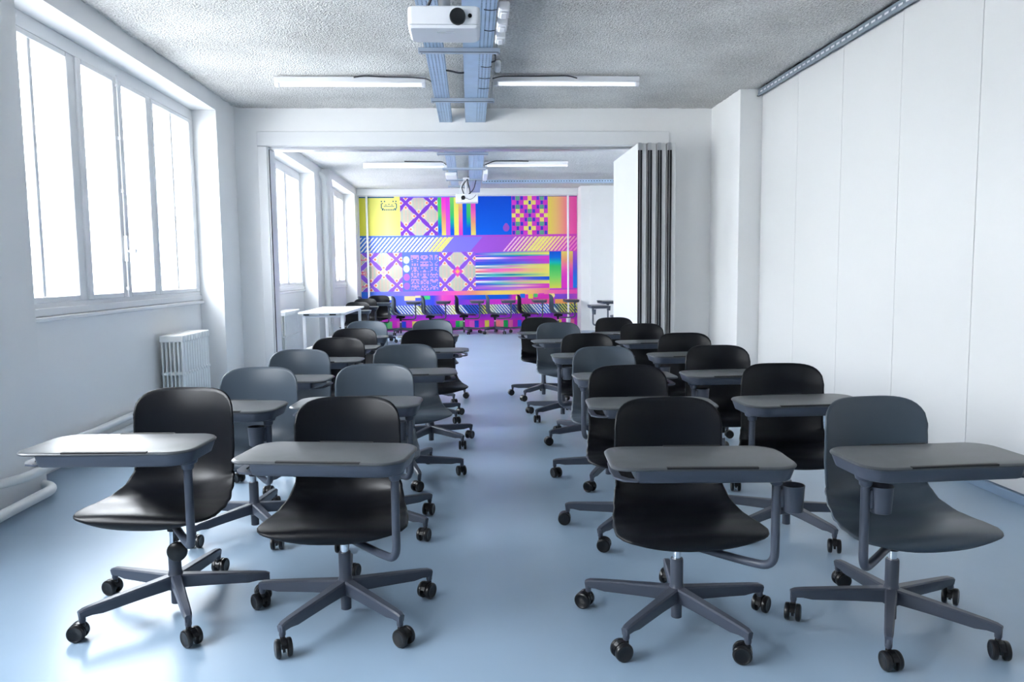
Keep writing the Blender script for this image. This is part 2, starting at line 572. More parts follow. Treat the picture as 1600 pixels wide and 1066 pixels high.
# ------------------------------------------------------------------ chair components
def shell_mesh():
    prof = [(-.240, .350), (-.248, .361), (-.251, .376), (-.244, .392), (-.220, .403), (-.16, .406), (-.10, .401), (-.04, .395), (.02, .392), (.075, .395),
            (.118, .407), (.148, .430), (.164, .465), (.172, .510), (.173, .560), (.169, .610), (.165, .660), (.165, .705), (.170, .745), (.177, .779)]
    P = [Vector((0, y, z)) for y, z in prof]
    # resample by arc length with Catmull-Rom
    Q = []
    for i in range(len(P) - 1):
        a = P[max(i - 1, 0)]; b = P[i]; c = P[i + 1]; d = P[min(i + 2, len(P) - 1)]
        for k in range(4):
            t = k / 4
            Q.append(.5 * ((2 * b) + (c - a) * t + (2 * a - 5 * b + 4 * c - d) * t * t + (3 * b - a - 3 * c + d) * t ** 3))
    Q.append(P[-1])
    L = [0]
    for i in range(1, len(Q)):
        L.append(L[-1] + (Q[i] - Q[i - 1]).length)
    tot = L[-1]
    N = 46
    # denser at both rounded ends
    ss = []
    for i in range(N + 1):
        u = i / N
        ss.append(tot * (u - .11 * math.sin(2 * PI * u) / (2 * PI) * 2.2))
    def at(s):
        s = min(max(s, 0), tot)
        for i in range(1, len(L)):
            if L[i] >= s:
                t = (s - L[i - 1]) / max(L[i] - L[i - 1], 1e-9)
                return Q[i - 1].lerp(Q[i], t)
        return Q[-1]
    # half width, inward offset by arc position: knots (s, half width, edge offset)
    K = [(0, .235, -.014), (.06, .246, -.015), (.13, .253, -.013), (.20, .247, -.006), (.27, .232, .006), (.34, .212, .030), (.40, .199, .058), (.46, .192, .070),
         (.54, .191, .070), (.62, .194, .065), (.70, .194, .058), (.78, .191, .050), (1.0, .188, .042)]
    def knot(s):
        for i in range(1, len(K)):
            if K[i][0] >= s:
                t = (s - K[i - 1][0]) / (K[i][0] - K[i - 1][0]); t = t * t * (3 - 2 * t)
                return K[i - 1][1] * (1 - t) + K[i][1] * t, K[i - 1][2] * (1 - t) + K[i][2] * t
        return K[-1][1], K[-1][2]
    NC = 22
    mb = MB()
    vs = []
    for s in ss:
        w, e = knot(s)
        c0 = at(s); tg = (at(s + .004) - at(s - .004)).normalized()
        nrm = Vector((0, -tg.z, tg.y))          # upwards on the seat, forward on the back
        for j in range(NC + 1):
            c = -1 + 2 * j / NC
            c = math.sin(c * PI / 2 * .92) / math.sin(PI / 2 * .92)
            x = w * c
            # rounded ends: pull rows in along the arc for large |c|
            sh = 0.0
            ac = abs(c)
            fr = .125 * (1 - (1 - min(ac, .9999) ** 2.7) ** (1 / 2.2))
            bk = .100 * (1 - (1 - min(ac, .9999) ** 3.4) ** (1 / 2.6))
            s2 = fr + (tot - fr - bk) * (s / tot)
            # keep mid rows where they are
            m = at(s2)
            w2, e2 = knot(s2)
            tg2 = (at(s2 + .004) - at(s2 - .004)).normalized()
            n2 = Vector((0, -tg2.z, tg2.y))
            x = w2 * c
            p = m + n2 * (e2 * ac ** 2.0)
            vs.append((x, p.y, p.z))
    R_ = NC + 1
    fs = [(i * R_ + j, i * R_ + j + 1, (i + 1) * R_ + j + 1, (i + 1) * R_ + j) for i in range(N) for j in range(NC)]
    # thickness: offset along averaged vertex normals, with a closed rim
    me = bpy.data.meshes.new('tmp'); me.from_pydata(vs, [], fs); me.update()
    nr = [v.normal.copy() for v in me.vertices]
    bpy.data.meshes.remove(me)
    th = .0095
    v2 = [tuple(Vector(v) - n * th) for v, n in zip(vs, nr)]
    n0 = len(vs)
    rim = [i for i in range(R_)] + [i * R_ + NC for i in range(1, N + 1)] + [N * R_ + j for j in range(NC - 1, -1, -1)] + [i * R_ for i in range(N - 1, 0, -1)]
    # rounded rim: middle loop pushed outwards
    ctr = []
    mid = []
    for k, i in enumerate(rim):
        a = Vector(vs[i]); 
        pa, pb = Vector(vs[rim[k - 1]]), Vector(vs[rim[(k + 1) % len(rim)]])
        out = (pb - pa).cross(nr[i]).normalized()
        mid.append(tuple((a + Vector(v2[i])) / 2 + out * .004))
    allv = vs + v2 + mid
    F = list(fs) + [tuple(reversed([q + n0 for q in f])) for f in fs]
    m0 = 2 * n0
    for k in range(len(rim)):
        k2 = (k + 1) % len(rim)
        F.append((rim[k2], rim[k], m0 + k, m0 + k2))
        F.append((m0 + k2, m0 + k, n0 + rim[k], n0 + rim[k2]))
    mb.add(allv, F)
    return mb


SHELL_MB = shell_mesh()
def shell_with(m):
    me = SHELL_MB.mesh('seat_shell', m)
    me.shade_smooth()
    return me
SHELL = {'black': shell_with(BLACK), 'slate': shell_with(SLATE)}


def leg_mesh():
    # side profile (x along the leg, z), width tapering outwards, softened edges
    top = [(.012, .136), (.05, .133), (.12, .128), (.20, .122), (.29, .115), (.322, .111), (.337, .105)]
    bot = [(.012, .084), (.05, .084), (.12, .083), (.20, .080), (.262, .077), (.296, .082), (.335, .080)]
    wid = [.0195, .019, .0175, .0160, .0145, .0135, .0115]
    mb = MB()
    vs = []
    n = len(top)
    for (x, zt), (xb, zb), w in zip(top, bot, wid):
        b = .005
        ring = [(xb, -w * .8, zb), (xb, w * .8, zb), (xb, w * .88, zb + b), (x, w, zt - b), (x, w - b, zt), (x, -w + b, zt), (x, -w, zt - b), (xb, -w * .88, zb + b)]
        vs += ring
    fs = []
    for i in range(n - 1):
        for k in range(8):
            k2 = (k + 1) % 8
            fs.append((i * 8 + k, (i + 1) * 8 + k, (i + 1) * 8 + k2, i * 8 + k2))
    fs.append(tuple(range(8)))
    fs.append(tuple((n - 1) * 8 + k for k in range(7, -1, -1)))
    mb.add(vs, fs)
    mb.lathe([(.007, .062), (.010, .064), (.0115, .070), (.0115, .094), (.008, .102), (.003, .103)], 12, c=(.326, 0, 0))
    return mb.mesh('leg', STEEL, 35)


LEG = leg_mesh()
_c = MB()   # base column: hub, outer tube and stub below
_c.lathe([(.016, .022), (.019, .024), (.019, .075), (.030, .080), (.033, .090), (.033, .122), (.026, .136), (.0225, .150), (.0225, .232), (.021, .238), (.010, .238)], 24)
COLUMN = _c.mesh('base_column', STEEL, 40)
def cyl_mesh(dh):
    m_ = MB(); m_.lathe([(.012, .225), (.0145, .226), (.0145, .283 + dh), (.012, .284 + dh)], 20)
    return m_.mesh('gas_cylinder', CHROME, 40)
_m = MB()   # seat mount : collar and plate under the shell
_m.lathe([(.016, .268), (.021, .270), (.023, .300), (.030, .312), (.030, .330), (.010, .331)], 20)
_m.box(-.075, .075, -.09, .09, .330, .374, bev=.012)
_m.box(-.11, .11, -.05, .06, .362, .386, bev=.008)
MOUNT = _m.mesh('seat_mount', SEAL, 40)
# caster: hood and axle (wheels are sub-parts), swivel axis at origin, trailing along +x
_k = MB()
for k in range(7):
    a0, a1 = math.radians(15 + k * 23), math.radians(15 + (k + 1) * 23)
    c = (.016, .031)
    r0, r1 = .0315, .022
    pts = [(c[0] + r * math.cos(a), c[1] + r * math.sin(a)) for (r, a) in ((r1, a0), (r0, a0), (r0, a1), (r1, a1))]
    _k.prism(pts, 'y', -.009, .009)
_k.box(-.004, .034, -.0045, .0045, .022, .055)
_k.lathe([(.009, .045), (.009, .060), (.0065, .066), (.004, .068)], 12)
CASTER = _k.mesh('caster', RUBBER, 40)
_w = MB(); _w.lathe([(.006, .0095), (.027, .0100), (.0305, .0125), (.031, .0165), (.031, .0215), (.029, .0255), (.024, .0275), (.022, .0262), (.006, .0262)], 24, axis='y', c=(.016, 0, .031))
WHEEL = _w.mesh('wheel', RUBBER, 40)
_w = MB(); _w.lathe([(.006, -.0262), (.022, -.0262), (.024, -.0275), (.029, -.0255), (.031, -.0215), (.031, -.0165), (.0305, -.0125), (.027, -.0100), (.006, -.0095)], 24, axis='y', c=(.016, 0, .031))
WHEEL2 = _w.mesh('wheel', RUBBER, 40)

ARMR = .385
_a = MB()   # support arm, runs along +x and turns up
_a.tube([(.02, 0, .318), (.06, 0, .300), (.28, 0, .310), (ARMR, 0, .322), (ARMR, 0, .62)], .0138, 12, bend=.07, nb=7)
_a.lathe([(.0145, .585), (.019, .59), (.021, .606), (.026, .618), (.026, .622), (.010, .623)], 16, c=(ARMR, 0, 0))
ARM = _a.mesh('support_arm', STEEL, 50)


def rrect(x0, x1, y0, y1, radii, n=7):
    """rounded rectangle CCW from lower-left; radii for ll, lr, ur, ul"""
    o = []
    cs = [(x0, y0, 180, radii[0], 1, 1), (x1, y0, 270, radii[1], -1, 1), (x1, y1, 0, radii[2], -1, -1), (x0, y1, 90, radii[3], 1, -1)]
    for (x, y, a0, r, sx, sy) in cs:
        for k in range(n + 1):
            a = math.radians(a0 + 90 * k / n)
            o.append((x + sx * r + r * math.cos(a), y + sy * r + r * math.sin(a)))
    return o


def shrink(poly, d, cx, cy, hx, hy):
    return [(cx + (x - cx) * (1 - d / hx), cy + (y - cy) * (1 - d / hy)) for x, y in poly]


def rings(mb, loops, zs, cap0=True, cap1=True, mi=0):
    n = len(loops[0])
    vs = [(x, y, z) for lp, z in zip(loops, zs) for x, y in lp]
    fs = []
    for i in range(len(loops) - 1):
        for k in range(n):
            k2 = (k + 1) % n
            fs.append((i * n + k, i * n + k2, (i + 1) * n + k2, (i + 1) * n + k))
    if cap0: fs.append(tuple(range(n - 1, -1, -1)))
    if cap1: fs.append(tuple((len(loops) - 1) * n + k for k in range(n)))
    mb.add(vs, fs, mi)


def tablet_meshes(mirror):
    """top, frame and slot; mount axis at the origin, free end towards -x (or +x when mirrored)"""
    x0, x1, y0, y1 = -.518, .048, -.100, .195
    cx, cy, hx, hy = (x0 + x1) / 2, (y0 + y1) / 2, (x1 - x0) / 2, (y1 - y0) / 2
    base = rrect(x0, x1, y0, y1, (.055, .075, .085, .075))
    t = MB()
    rings(t, [shrink(base, .008, cx, cy, hx, hy), shrink(base, .001, cx, cy, hx, hy), base, shrink(base, .003, cx, cy, hx, hy), shrink(base, .010, cx, cy, hx, hy)],
          [.6545, .6555, .6595, .6635, .6650])
    f = MB()
    # body of the tray under the top, stops short of the free end
    xb = -.446
    b1 = rrect(xb, x1 - .004, y0 + .004, y1 - .004, (.012, .072, .082, .012))
    b2 = rrect(xb + .004, x1 - .016, y0 + .012, y1 - .016, (.012, .066, .076, .012))
    b3 = rrect(xb + .010, x1 - .028, y0 + .020, y1 - .028, (.012, .060, .070, .012))
    rings(f, [b3, b2, b1], [.6145, .619, .6545])
    # thin grip loop at the free end
    pth = [(xb + .01, y0 + .012), (x0 + .075, y0 + .010), (x0 + .035, y0 + .02), (x0 + .012, y0 + .055), (x0 + .008, cy), (x0 + .012, y1 - .06), (x0 + .035, y1 - .025), (x0 + .075, y1 - .014), (xb + .01, y1 - .012)]
    inn = [(xb + .01, y0 + .032), (x0 + .08, y0 + .032), (x0 + .055, y0 + .042), (x0 + .036, y0 + .068), (x0 + .032, cy), (x0 + .036, y1 - .075), (x0 + .055, y1 - .047), (x0 + .08, y1 - .036), (xb + .01, y1 - .034)]
    n = len(pth)
    vs = [(x, y, .6195) for x, y in pth] + [(x, y, .6255) for x, y in pth] + [(x, y, .6195) for x, y in inn] + [(x, y, .6255) for x, y in inn]
    fs = []
    for i in range(n - 1):
        fs += [(i, i + 1, n + i + 1, n + i), (2 * n + i + 1, 2 * n + i, 3 * n + i, 3 * n + i + 1), (n + i, n + i + 1, 3 * n + i + 1, 3 * n + i), (i + 1, i, 2 * n + i, 2 * n + i + 1)]
    f.add(vs, fs)
    # socket under the mounting end
    f.lathe([(.026, .605), (.030, .608), (.034, .622)], 18)
    s_ = MB()
    s_.box(-.355, -.085, y0 + .001, y0 + .014, .6580, .6668, mi=0)
    out = []
    s2 = MB(); s2.box(-.315, -.125, y1 - .012, y1 - .001, .6600, .6666)
    for mb, nm, m in ((t, 'tablet', TOP), (f, 'tablet_frame', STEEL), (s_, 'pen_slot', DARK), (s2, 'pen_slot', DARK)):
        if mirror:
            mb.v = [(-x, y, z) for x, y, z in mb.v]
            mb.f = [tuple(reversed(q)) for q in mb.f]
        out.append(mb.mesh(nm, m, 50))
    return out


TABLET = {'R': tablet_meshes(False), 'L': tablet_meshes(True)}
_u = MB()   # cup holder: tapered open cup with bracket, arm axis at the origin, cup towards +x
_u.lathe([(.028, .500), (.031, .502), (.036, .582), (.0365, .584), (.034, .584), (.033, .580), (.028, .508), (.004, .507)], 24, c=(.052, 0, 0))
_u.box(.008, .026, -.012, .012, .515, .575, bev=.004)
CUP = _u.mesh('cup_holder', STEEL, 45)
_l = MB()   # height lever with round paddle
_l.tube([(.03, -.02, .345), (.035, -.05, .315), (.035, -.06, .25)], .008, 8, bend=.02)
_l.lathe([(.004, -.012), (.030, -.011), (.036, -.006), (.036, .006), (.030, .011), (.004, .012)], 24, axis='y', c=(.04, -.075, .215))
LEVER = _l.mesh('height_lever', RUBBER, 40)

CYL = {}
def tablet_chair(x, y, yaw, dh, base_deg, dx, dy, side, colour, cup, label, group, trot=None, lever=False, seed=0):
    rnd = random.Random(seed)
    t = thing('tablet_chair', label, 'chair', (x, y, 0), 0, group)
    b = math.radians(base_deg)
    for k in range(5):
        a = b + k * 2 * PI / 5
        place('leg', LEG, t, (0, 0, 0), a)
        cr = rnd.uniform(0, 2 * PI) if rnd.random() < .5 else a + rnd.uniform(-.7, .7)
        ct = place('caster', CASTER, t, (.326 * math.cos(a), .326 * math.sin(a), 0), cr)
        place('wheel', WHEEL, ct); place('wheel', WHEEL2, ct)
    place('base_column', COLUMN, t)
    q = round(dh, 3)
    if q not in CYL: CYL[q] = cyl_mesh(dh)
    place('gas_cylinder', CYL[q], t)
    r = math.radians(yaw)
    place('seat_mount', MOUNT, t, (0, 0, dh), r)
    place('seat_shell', SHELL[colour], t, (0, 0, dh), r)
    aa = math.atan2(dy, dx)
    place('support_arm', ARM, t, (0, 0, dh), aa)
    tm = TABLET[side]
    tr_ = math.radians(trot if trot is not None else yaw * .4)
    ax, ay = ARMR * math.cos(aa), ARMR * math.sin(aa)
    tb = place('tablet', tm[0], t, (ax, ay, dh), tr_)
    place('tablet_frame', tm[1], tb); place('pen_slot', tm[2], tb); place('pen_slot', tm[3], tb)
    if cup is not None:
        place('cup_holder', CUP, t, (ax, ay, dh), math.radians(cup))
    if lever:
        place('height_lever', LEVER, t, (0, 0, dh), 0)
    return t


G1 = 'tablet arm chairs in the left block of rows'
G2 = 'tablet arm chairs in the right block of rows'
CH = [
 # x, y, yaw, dh, base, dx, dy, side, colour, cup, trot, label, group, lever
 (-1.122, 2.821, -8, .032, 9.2, .190, -.335, 'R', 'black', None, -4, 'black tablet chair at the left end of the front row, desk shining white', G1, True),
 (-.474, 2.718, -3, 0, 24.3, .222, -.315, 'R', 'black', None, -9, 'black tablet chair in the front row just left of the aisle', G1, False),
 (-1.075, 3.700, -6, 0, 15, .175, -.343, 'R', 'slate', 200, -6, 'slate grey tablet chair right behind the front chair with the shining desk, dark cup', G1, False),
 (-.492, 3.670, -4, .01, 36, .213, -.320, 'R', 'slate', 195, -3, 'slate grey tablet chair in the second row, left of the aisle', G1, False),
 (-1.075, 4.583, -10, 0, 40, -.237, -.303, 'L', 'slate', None, -4, 'slate grey tablet chair in the third row on the window side', G1, False),
 (-.394, 4.602, 8, .02, 69, -.205, -.326, 'L', 'slate', None, 4, 'slate blue tablet chair in the third row, left of the aisle', G1, False),
 (-.980, 5.432, -8, 0, 10, -.281, -.263, 'L', 'black', None, -2, 'black tablet chair in the fourth row on the window side', G1, False),
 (-.303, 5.500, 9, .045, 27, -.269, -.276, 'L', 'black', 190, 3, 'black tablet chair raised higher, in the fourth row left of the aisle', G1, False),
 (-1.002, 6.332, -8, 0, 55, -.257, -.287, 'L', 'black', None, -2, 'black tablet chair in the fifth row on the window side', G1, False),
 (-.389, 6.410, 0, -.035, 33, -.149, -.355, 'L', 'slate', None, 0, 'low tablet chair in the fifth row, mostly hidden behind the raised black chair', G1, False),
 (-1.014, 7.330, 0, 0, 20, .200, -.329, 'R', 'slate', 200, 0, 'dark grey tablet chair in the last row nearest the windows', G1, False),
 (-.378, 7.350, 0, 0, 21, .217, -.318, 'R', 'slate', None, 0, 'grey tablet chair in the last row left of the aisle', G1, False),
 (.712, 2.558, 2, 0, 9.6, .222, -.315, 'R', 'black', 0, -4, 'black tablet chair in the front row just right of the aisle, cup on its arm', G2, False),
 (1.455, 2.489, 5, 0, 23.3, -.262, -.288, 'L', 'slate', 5, 2, 'slate grey tablet chair at the right end of the front row', G2, False),
 (.768, 3.524, 3, 0, 15, .255, -.289, 'R', 'black', None, -4, 'black tablet chair in the second row, right of the aisle', G2, False),
 (1.504, 3.490, -7, 0, 69, -.277, -.267, 'L', 'black', None, 2, 'black tablet chair in the second row by the white panel wall', G2, False),
 (.818, 4.460, 4, 0, 27, -.200, -.329, 'L', 'slate', None, 2, 'slate grey tablet chair in the third row, right of the aisle', G2, False),
 (1.499, 4.430, -4, 0, 50, -.259, -.285, 'L', 'black', 0, 1, 'black tablet chair in the third row by the panel wall, cup under its desk', G2, False),
 (.866, 5.470, 2, 0, 57, -.259, -.285, 'L', 'black', 0, 1, 'black tablet chair in the fourth row right of the aisle, cup under its desk', G2, False),
 (1.566, 5.380, -3, 0, 12, -.287, -.256, 'L', 'black', 0, 1, 'black tablet chair in the fourth row on the panel wall side', G2, False),
 (.777, 6.412, 10, .02, 6, .238, -.303, 'R', 'slate', None, 4, 'slate grey tablet chair in the fifth row, right of the aisle', G2, False),
 (1.503, 6.431, 5, 0, 33, .212, -.322, 'R', 'black', None, 1, 'black tablet chair in the fifth row on the panel wall side', G2, False),
 (.716, 7.478, 10, 0, 15, .247, -.295, 'R', 'black', None, 3, 'black tablet chair in the last row beside the aisle, turned right', G2, False),
 (1.437, 7.332, 8, 0, 44, .225, -.312, 'R', 'black', None, 2, 'black tablet chair in the last row in front of the folded partition', G2, False),
]
for i, (x, y, yaw, dh, bs, dx, dy, sd, colr, cup, trot, lab, grp, lev) in enumerate(CH):
    tablet_chair(x, y, yaw, dh, bs, dx, dy, sd, colr, cup, lab, grp, trot, lev, seed=i + 11)


def chair_facing(x, y, face, arm_deg, side, colour, dh, base, label, group, seed, cup=None):
    """a chair of the back room turned by face degrees (0 faces the camera, 90 faces right)"""
    t = tablet_chair(0, 0, 0, dh, base, ARMR * math.cos(math.radians(arm_deg)), ARMR * math.sin(math.radians(arm_deg)), side, colour, cup, label, group, 0, False, seed)
    t.location = (x, y, 0)
    t.rotation_euler = (0, 0, math.radians(face))
    return t


G3 = 'tablet arm chairs lined up sideways along the mural'
mural_chairs = [(-2.08, 'slate', 'grey sideways chair at the left end of the line along the mural'),
                (-1.42, 'slate', 'grey sideways chair under the small violet tiles of the mural'),
                (-.82, 'slate', 'grey sideways chair left of the mural stripes, below the second checker square'),
                (-.14, 'black', 'black shell sideways chair at the middle of the mural'),
                (.49, 'slate', 'grey sideways chair below the horizontal gradient stripes of the mural'),
                (1.13, 'black', 'black shell sideways chair right of the mural middle'),
                (1.78, 'slate', 'grey sideways chair at the right end of the mural by the thin pipe')]
for i, (x, colr, lab) in enumerate(mural_chairs):
    chair_facing(x, 15.42 + .04 * (i % 2), 90, -124, 'L', colr, .0, 17 * i % 72, lab, G3, 50 + i)
G4 = 'dark tablet arm chairs parked behind the white table'
for i, (x, y, lab) in enumerate([(-1.84, 12.36, 'dark chair directly behind the white table, nearest of its file'), (-1.80, 13.0, 'dark chair second in the file behind the white table'), (-1.66, 13.74, 'dark chair last in the file behind the white table')]):
    chair_facing(x, y, 0, -55, 'R', 'black', .03 * i, 30 + 10 * i, lab, G4, 70 + i)
G5 = 'grey tablet arm chairs half hidden behind the folded partition'
chair_facing(2.42, 12.65, -90, -80, 'L', 'slate', .02, 12, 'grey chair facing left, nearer one at the edge of the folded partition', G5, 80, cup=10)
chair_facing(2.83, 13.75, -86, -70, 'R', 'slate', .03, 40, 'grey chair facing left, farther one half hidden by the folded partition', G5, 81, cup=0)

# ------------------------------------------------------------------ folding table
ft = thing('folding_table', 'white folding table on white legs near the back room radiator', 'table', (0, 0, 0))
m_ = MB(); m_.box(-2.27, -1.64, 10.10, 11.8, .718, .742, bev=.006); m_.obj('tabletop', DESKW, ft, 40)
for lx, ly in ((-2.20, 10.16), (-1.70, 10.16), (-2.20, 11.73), (-1.70, 11.73)):
    m_ = MB(); m_.box(lx - .02, lx + .02, ly - .02, ly + .02, .03, .70, bev=.004); m_.lathe([(.006, 0), (.022, .004), (.022, .026), (.01, .031)], 12, c=(lx, ly, 0))
    m_.obj('leg', PLASW, ft, 40)
m_ = MB()
m_.tube([(-2.21, 10.16, .685), (-1.70, 10.16, .685)], .016, 10)
m_.tube([(-2.21, 11.73, .685), (-1.70, 11.73, .685)], .016, 10)
m_.box(-1.715, -1.685, 10.16, 11.73, .69, .717)
m_.box(-2.215, -2.185, 10.16, 11.73, .69, .717)
m_.obj('table_frame', PLASW, ft, 40)
m_ = MB()
for a, b in ((-2.20, -2.13), (-1.86, -1.78)):
    m_.box(a, b, 10.11, 10.14, .7, .717)
m_.obj('hinge', SEAL, ft)

# ------------------------------------------------------------------ folded partition panels
for i, nm in enumerate(['first', 'second', 'third', 'fourth']):
    x = 1.775 + .1045 * i
    lab = ['leftmost folded white partition panel, its broad side in view', 'second folded white partition panel from the left', 'third folded white partition panel from the left', 'rightmost folded white partition panel, against the wall'][i]
    t = thing('partition_panel', lab, 'partition', (x, 8.0, 0), 0, 'folded panels of the sliding partition')
    m_ = MB(); m_.box(0, .090, .016, 1.36, .015, 2.575, bev=.002); m_.obj('board', PANELW, t)
    m_ = MB(); m_.box(.0, .090, .006, .0155, .015, 2.50, bev=.001); m_.obj('edge_trim', PANELW, t)
    m_ = MB(); m_.box(.001, .017, -.004, .0055, .02, 2.50); m_.obj('seal', SEAL, t)
    m_ = MB(); m_.box(.0215, .044, -.006, .0055, .02, 2.50); m_.obj('seal', SEAL, t)
    m_ = MB(); m_.box(.0172, .0213, -.005, .0055, .02, 2.50); m_.obj('metal_strip', ALU, t)
    m_ = MB(); m_.box(.004, .036, -.004, .0155, 2.50, 2.578); m_.obj('top_cap', ALU, t)
    m_ = MB(); m_.tube([(.045, .45, 2.575), (.045, .45, 2.60)], .012, 8); m_.obj('hanger_bolt', ALU, t)

# ------------------------------------------------------------------ cable trays
def perforated(x0, cols, solid, y0, y1, z, p=.0262, h=.0092):
    mb = MB()
    vs, fs = [], []
    rows = int((y1 - y0) / p)
    if solid:
        mb.box(x0, x0 + solid * p, y0, y0 + rows * p, z, z + .0015)
    for j in range(rows):
        ya = y0 + j * p
        for i in range(solid, cols):
            xa = x0 + i * p
            n = len(vs)
            q = (p - h) / 2
            # oblong holes, longer across
            vs += [(xa, ya, z), (xa + p, ya, z), (xa + p, ya + p, z), (xa, ya + p, z), (xa + q, ya + q * .8, z), (xa + p - q, ya + q * .8, z), (xa + p - q, ya + p - q * .8, z), (xa + q, ya + p - q * .8, z)]
            fs += [(n, n + 4, n + 5, n + 1), (n + 1, n + 5, n + 6, n + 2), (n + 2, n + 6, n + 7, n + 3), (n + 3, n + 7, n + 4, n)]
    mb.add(vs, fs)
    return mb


def tray(x0, cols, solid, y0, y1, label):
    t = thing('cable_tray', label, 'cable tray', (0, 0, 0))
    b = perforated(x0, cols, solid, y0, y1, 2.85).obj('tray_floor', GALV, t)
    md = b.modifiers.new('thickness', 'SOLIDIFY'); md.thickness = .0015
    w = cols * .0262
    cb = MB()
    for k in range(int((w - solid * .0262) / .024)):
        xx = x0 + solid * .0262 + .013 + k * .024
        cb.tube([(xx + .004 * math.sin(q * 1.3 + k), y0 + .05 + (y1 - y0 - .1) * q / 24, 2.864) for q in range(25)], .0115, 6)
    tag(cb.obj('cable_bundle', CABLE, t, 60), kind='stuff')
    for xx in (x0, x0 + w):
        s_ = MB(); s_.box(xx - .001, xx + .001, y0, y1, 2.85, 2.90); s_.box(xx - .004, xx + .004, y0, y1, 2.898, 2.901)
        s_.obj('side_rail', GALV, t)
    return t


tray(-.300, 5, 0, 1.0, 8.352, 'narrow blue grey perforated cable tray under the near ceiling, left of the pair')
tray(-.022, 8, 4, 1.0, 8.352, 'wide blue grey perforated cable tray under the near ceiling, right of the pair')
tray(-.320, 5, 0, 8.62, 14.6, 'narrow perforated cable tray of the back room')
tray(.010, 8, 2, 8.62, 15.6, 'wide perforated cable tray of the back room')
for (y, x0, x1, lab) in [(5.62, -.345, .240, 'steel trapeze bar carrying the cable trays just behind the near projector'), (7.20, -.335, .250, 'steel trapeze bar carrying the cable trays in front of the beam'),
                         (2.4, -.345, .240, 'steel trapeze bar carrying the cable trays in front of the projector'),
                         (10.4, -.42, .27, 'first steel trapeze bar of the back room tray'), (11.9, -.40, .27, 'second steel trapeze bar of the back room tray'), (13.3, -.39, .27, 'third steel trapeze bar of the back room tray'), (14.3, -.38, .02, 'last short steel trapeze bar of the back room tray')]:
    t = thing('trapeze_bar', lab, 'bracket', (0, y, 0), 0, 'steel bars under the cable trays')
    m_ = MB(); m_.box(x0, x1, -.018, .018, 2.812, 2.8485, bev=.002); m_.box(x0 + .01, x1 - .01, -.019, -.0175, 2.815, 2.819, mi=1); m_.obj('bar', [BAR, SEAL], t)
    for xx in (x0 + .02, x1 - .02):
        m_ = MB(); m_.tube([(xx, 0, 2.806), (xx, 0, 2.998)], .004, 6); m_.obj('threaded_rod', ALU, t)
    for xx in (x0 + .02, x1 - .02):
        m_ = MB(); m_.lathe([(.003, 2.803), (.009, 2.803), (.009, 2.812), (.003, 2.812)], 6, c=(xx, 0, 0)); m_.obj('nut', ALU, t)
# cross tray in the back room
t = thing('cable_tray', 'perforated cross tray running right across the back room ceiling', 'cable tray')
m_ = MB()
m_.box(.24, 3.25, 13.84, 13.96, 2.838, 2.840); m_.box(.24, 3.25, 13.838, 13.842, 2.838, 2.895); m_.box(.24, 3.25, 13.958, 13.962, 2.838, 2.895)
m_.obj('tray_floor', GALV, t)
m_ = MB()
x = .26
while x < 3.2:
    m_.box(x, x + .022, 13.8355, 13.8375, 2.862, 2.874)
    x += .05
tag(m_.obj('slots', SEAL, t), kind='stuff')

# ------------------------------------------------------------------ wires and ceiling boxes
def wire(pts, r, label, bend=.05):
    m_ = MB(); m_.tube(pts, r, 6, bend=bend, nb=4)
    tag(m_.obj('cable', CABLE, None, 60), label, 'cable')


wire([(-1.0, 6.955, 2.975), (-.9, 6.94, 2.985), (-.75, 6.95, 2.978), (-.5, 6.94, 2.972), (-.34, 6.86, 2.94), (-.28, 6.84, 2.88)], .006, 'dark cable along the top of the left tube light')
wire([(.22, 6.6, 2.88), (.27, 6.75, 2.93), (.33, 6.88, 2.97), (.6, 6.90, 2.975), (.9, 6.89, 2.978), (.98, 6.905, 2.96)], .006, 'dark cable along the top of the right tube light')
wire([(-.19, 6.30, 2.872), (-.13, 6.32, 2.868), (-.06, 6.36, 2.862), (-.01, 6.36, 2.868)], .007, 'short dark cable crossing between the two near trays')
wire([(.16, 5.95, 2.92), (.22, 6.0, 2.915), (.225, 6.15, 2.90), (.17, 6.22, 2.91)], .007, 'looped dark cable at the right side of the wide tray', .04)
wire([(-1.0, 12.16, 2.985), (-.7, 12.16, 2.98), (-.40, 12.1, 2.97), (-.345, 12.0, 2.91)], .008, 'dark cable above the left tube light of the back room')
wire([(.24, 12.0, 2.9), (.4, 12.12, 2.98), (.7, 12.15, 2.985), (.95, 12.15, 2.98)], .008, 'dark cable above the right tube light of the back room')
# tied wires hanging across the wide tray
for k, (yy, xa, xb) in enumerate([(6.1, .11, .195), (6.45, .10, .195), (6.8, .10, .195), (5.2, .12, .19), (4.8, .11, .19)]):
    wire([(xa, yy, 2.846), ((xa + xb) / 2, yy + .01, 2.842), (xb, yy, 2.846)], .0025, ['cable tie', 'cable tie', 'cable tie', 'cable tie', 'cable tie'][k] + ' across the wide near tray, ' + ['middle one', 'second before the beam', 'nearest the beam', 'just past the projector', 'nearest the projector'][k])
for k, (yy, lab) in enumerate([(4.86, 'white junction box on the tray edge, nearest the camera'), (5.13, 'white junction box on the tray edge, middle of three'), (5.40, 'white junction box on the tray edge, next to the trapeze bar')]):
    t = thing('junction_box', lab, 'junction box', (.218, yy, 2.835), 0, 'white boxes on the near cable tray')
    m_ = MB(); m_.box(-.02, .05, -.075, .075, 0, .06, bev=.008); m_.obj('housing', PLASW, t, 40)
    m_ = MB(); m_.box(-.005, .035, -.05, .05, -.012, .0, bev=.005); m_.obj('socket', PLASW, t, 40)
m_ = MB(); m_.box(.235, .285, 6.45, 6.62, 2.93, 2.995, bev=.012)
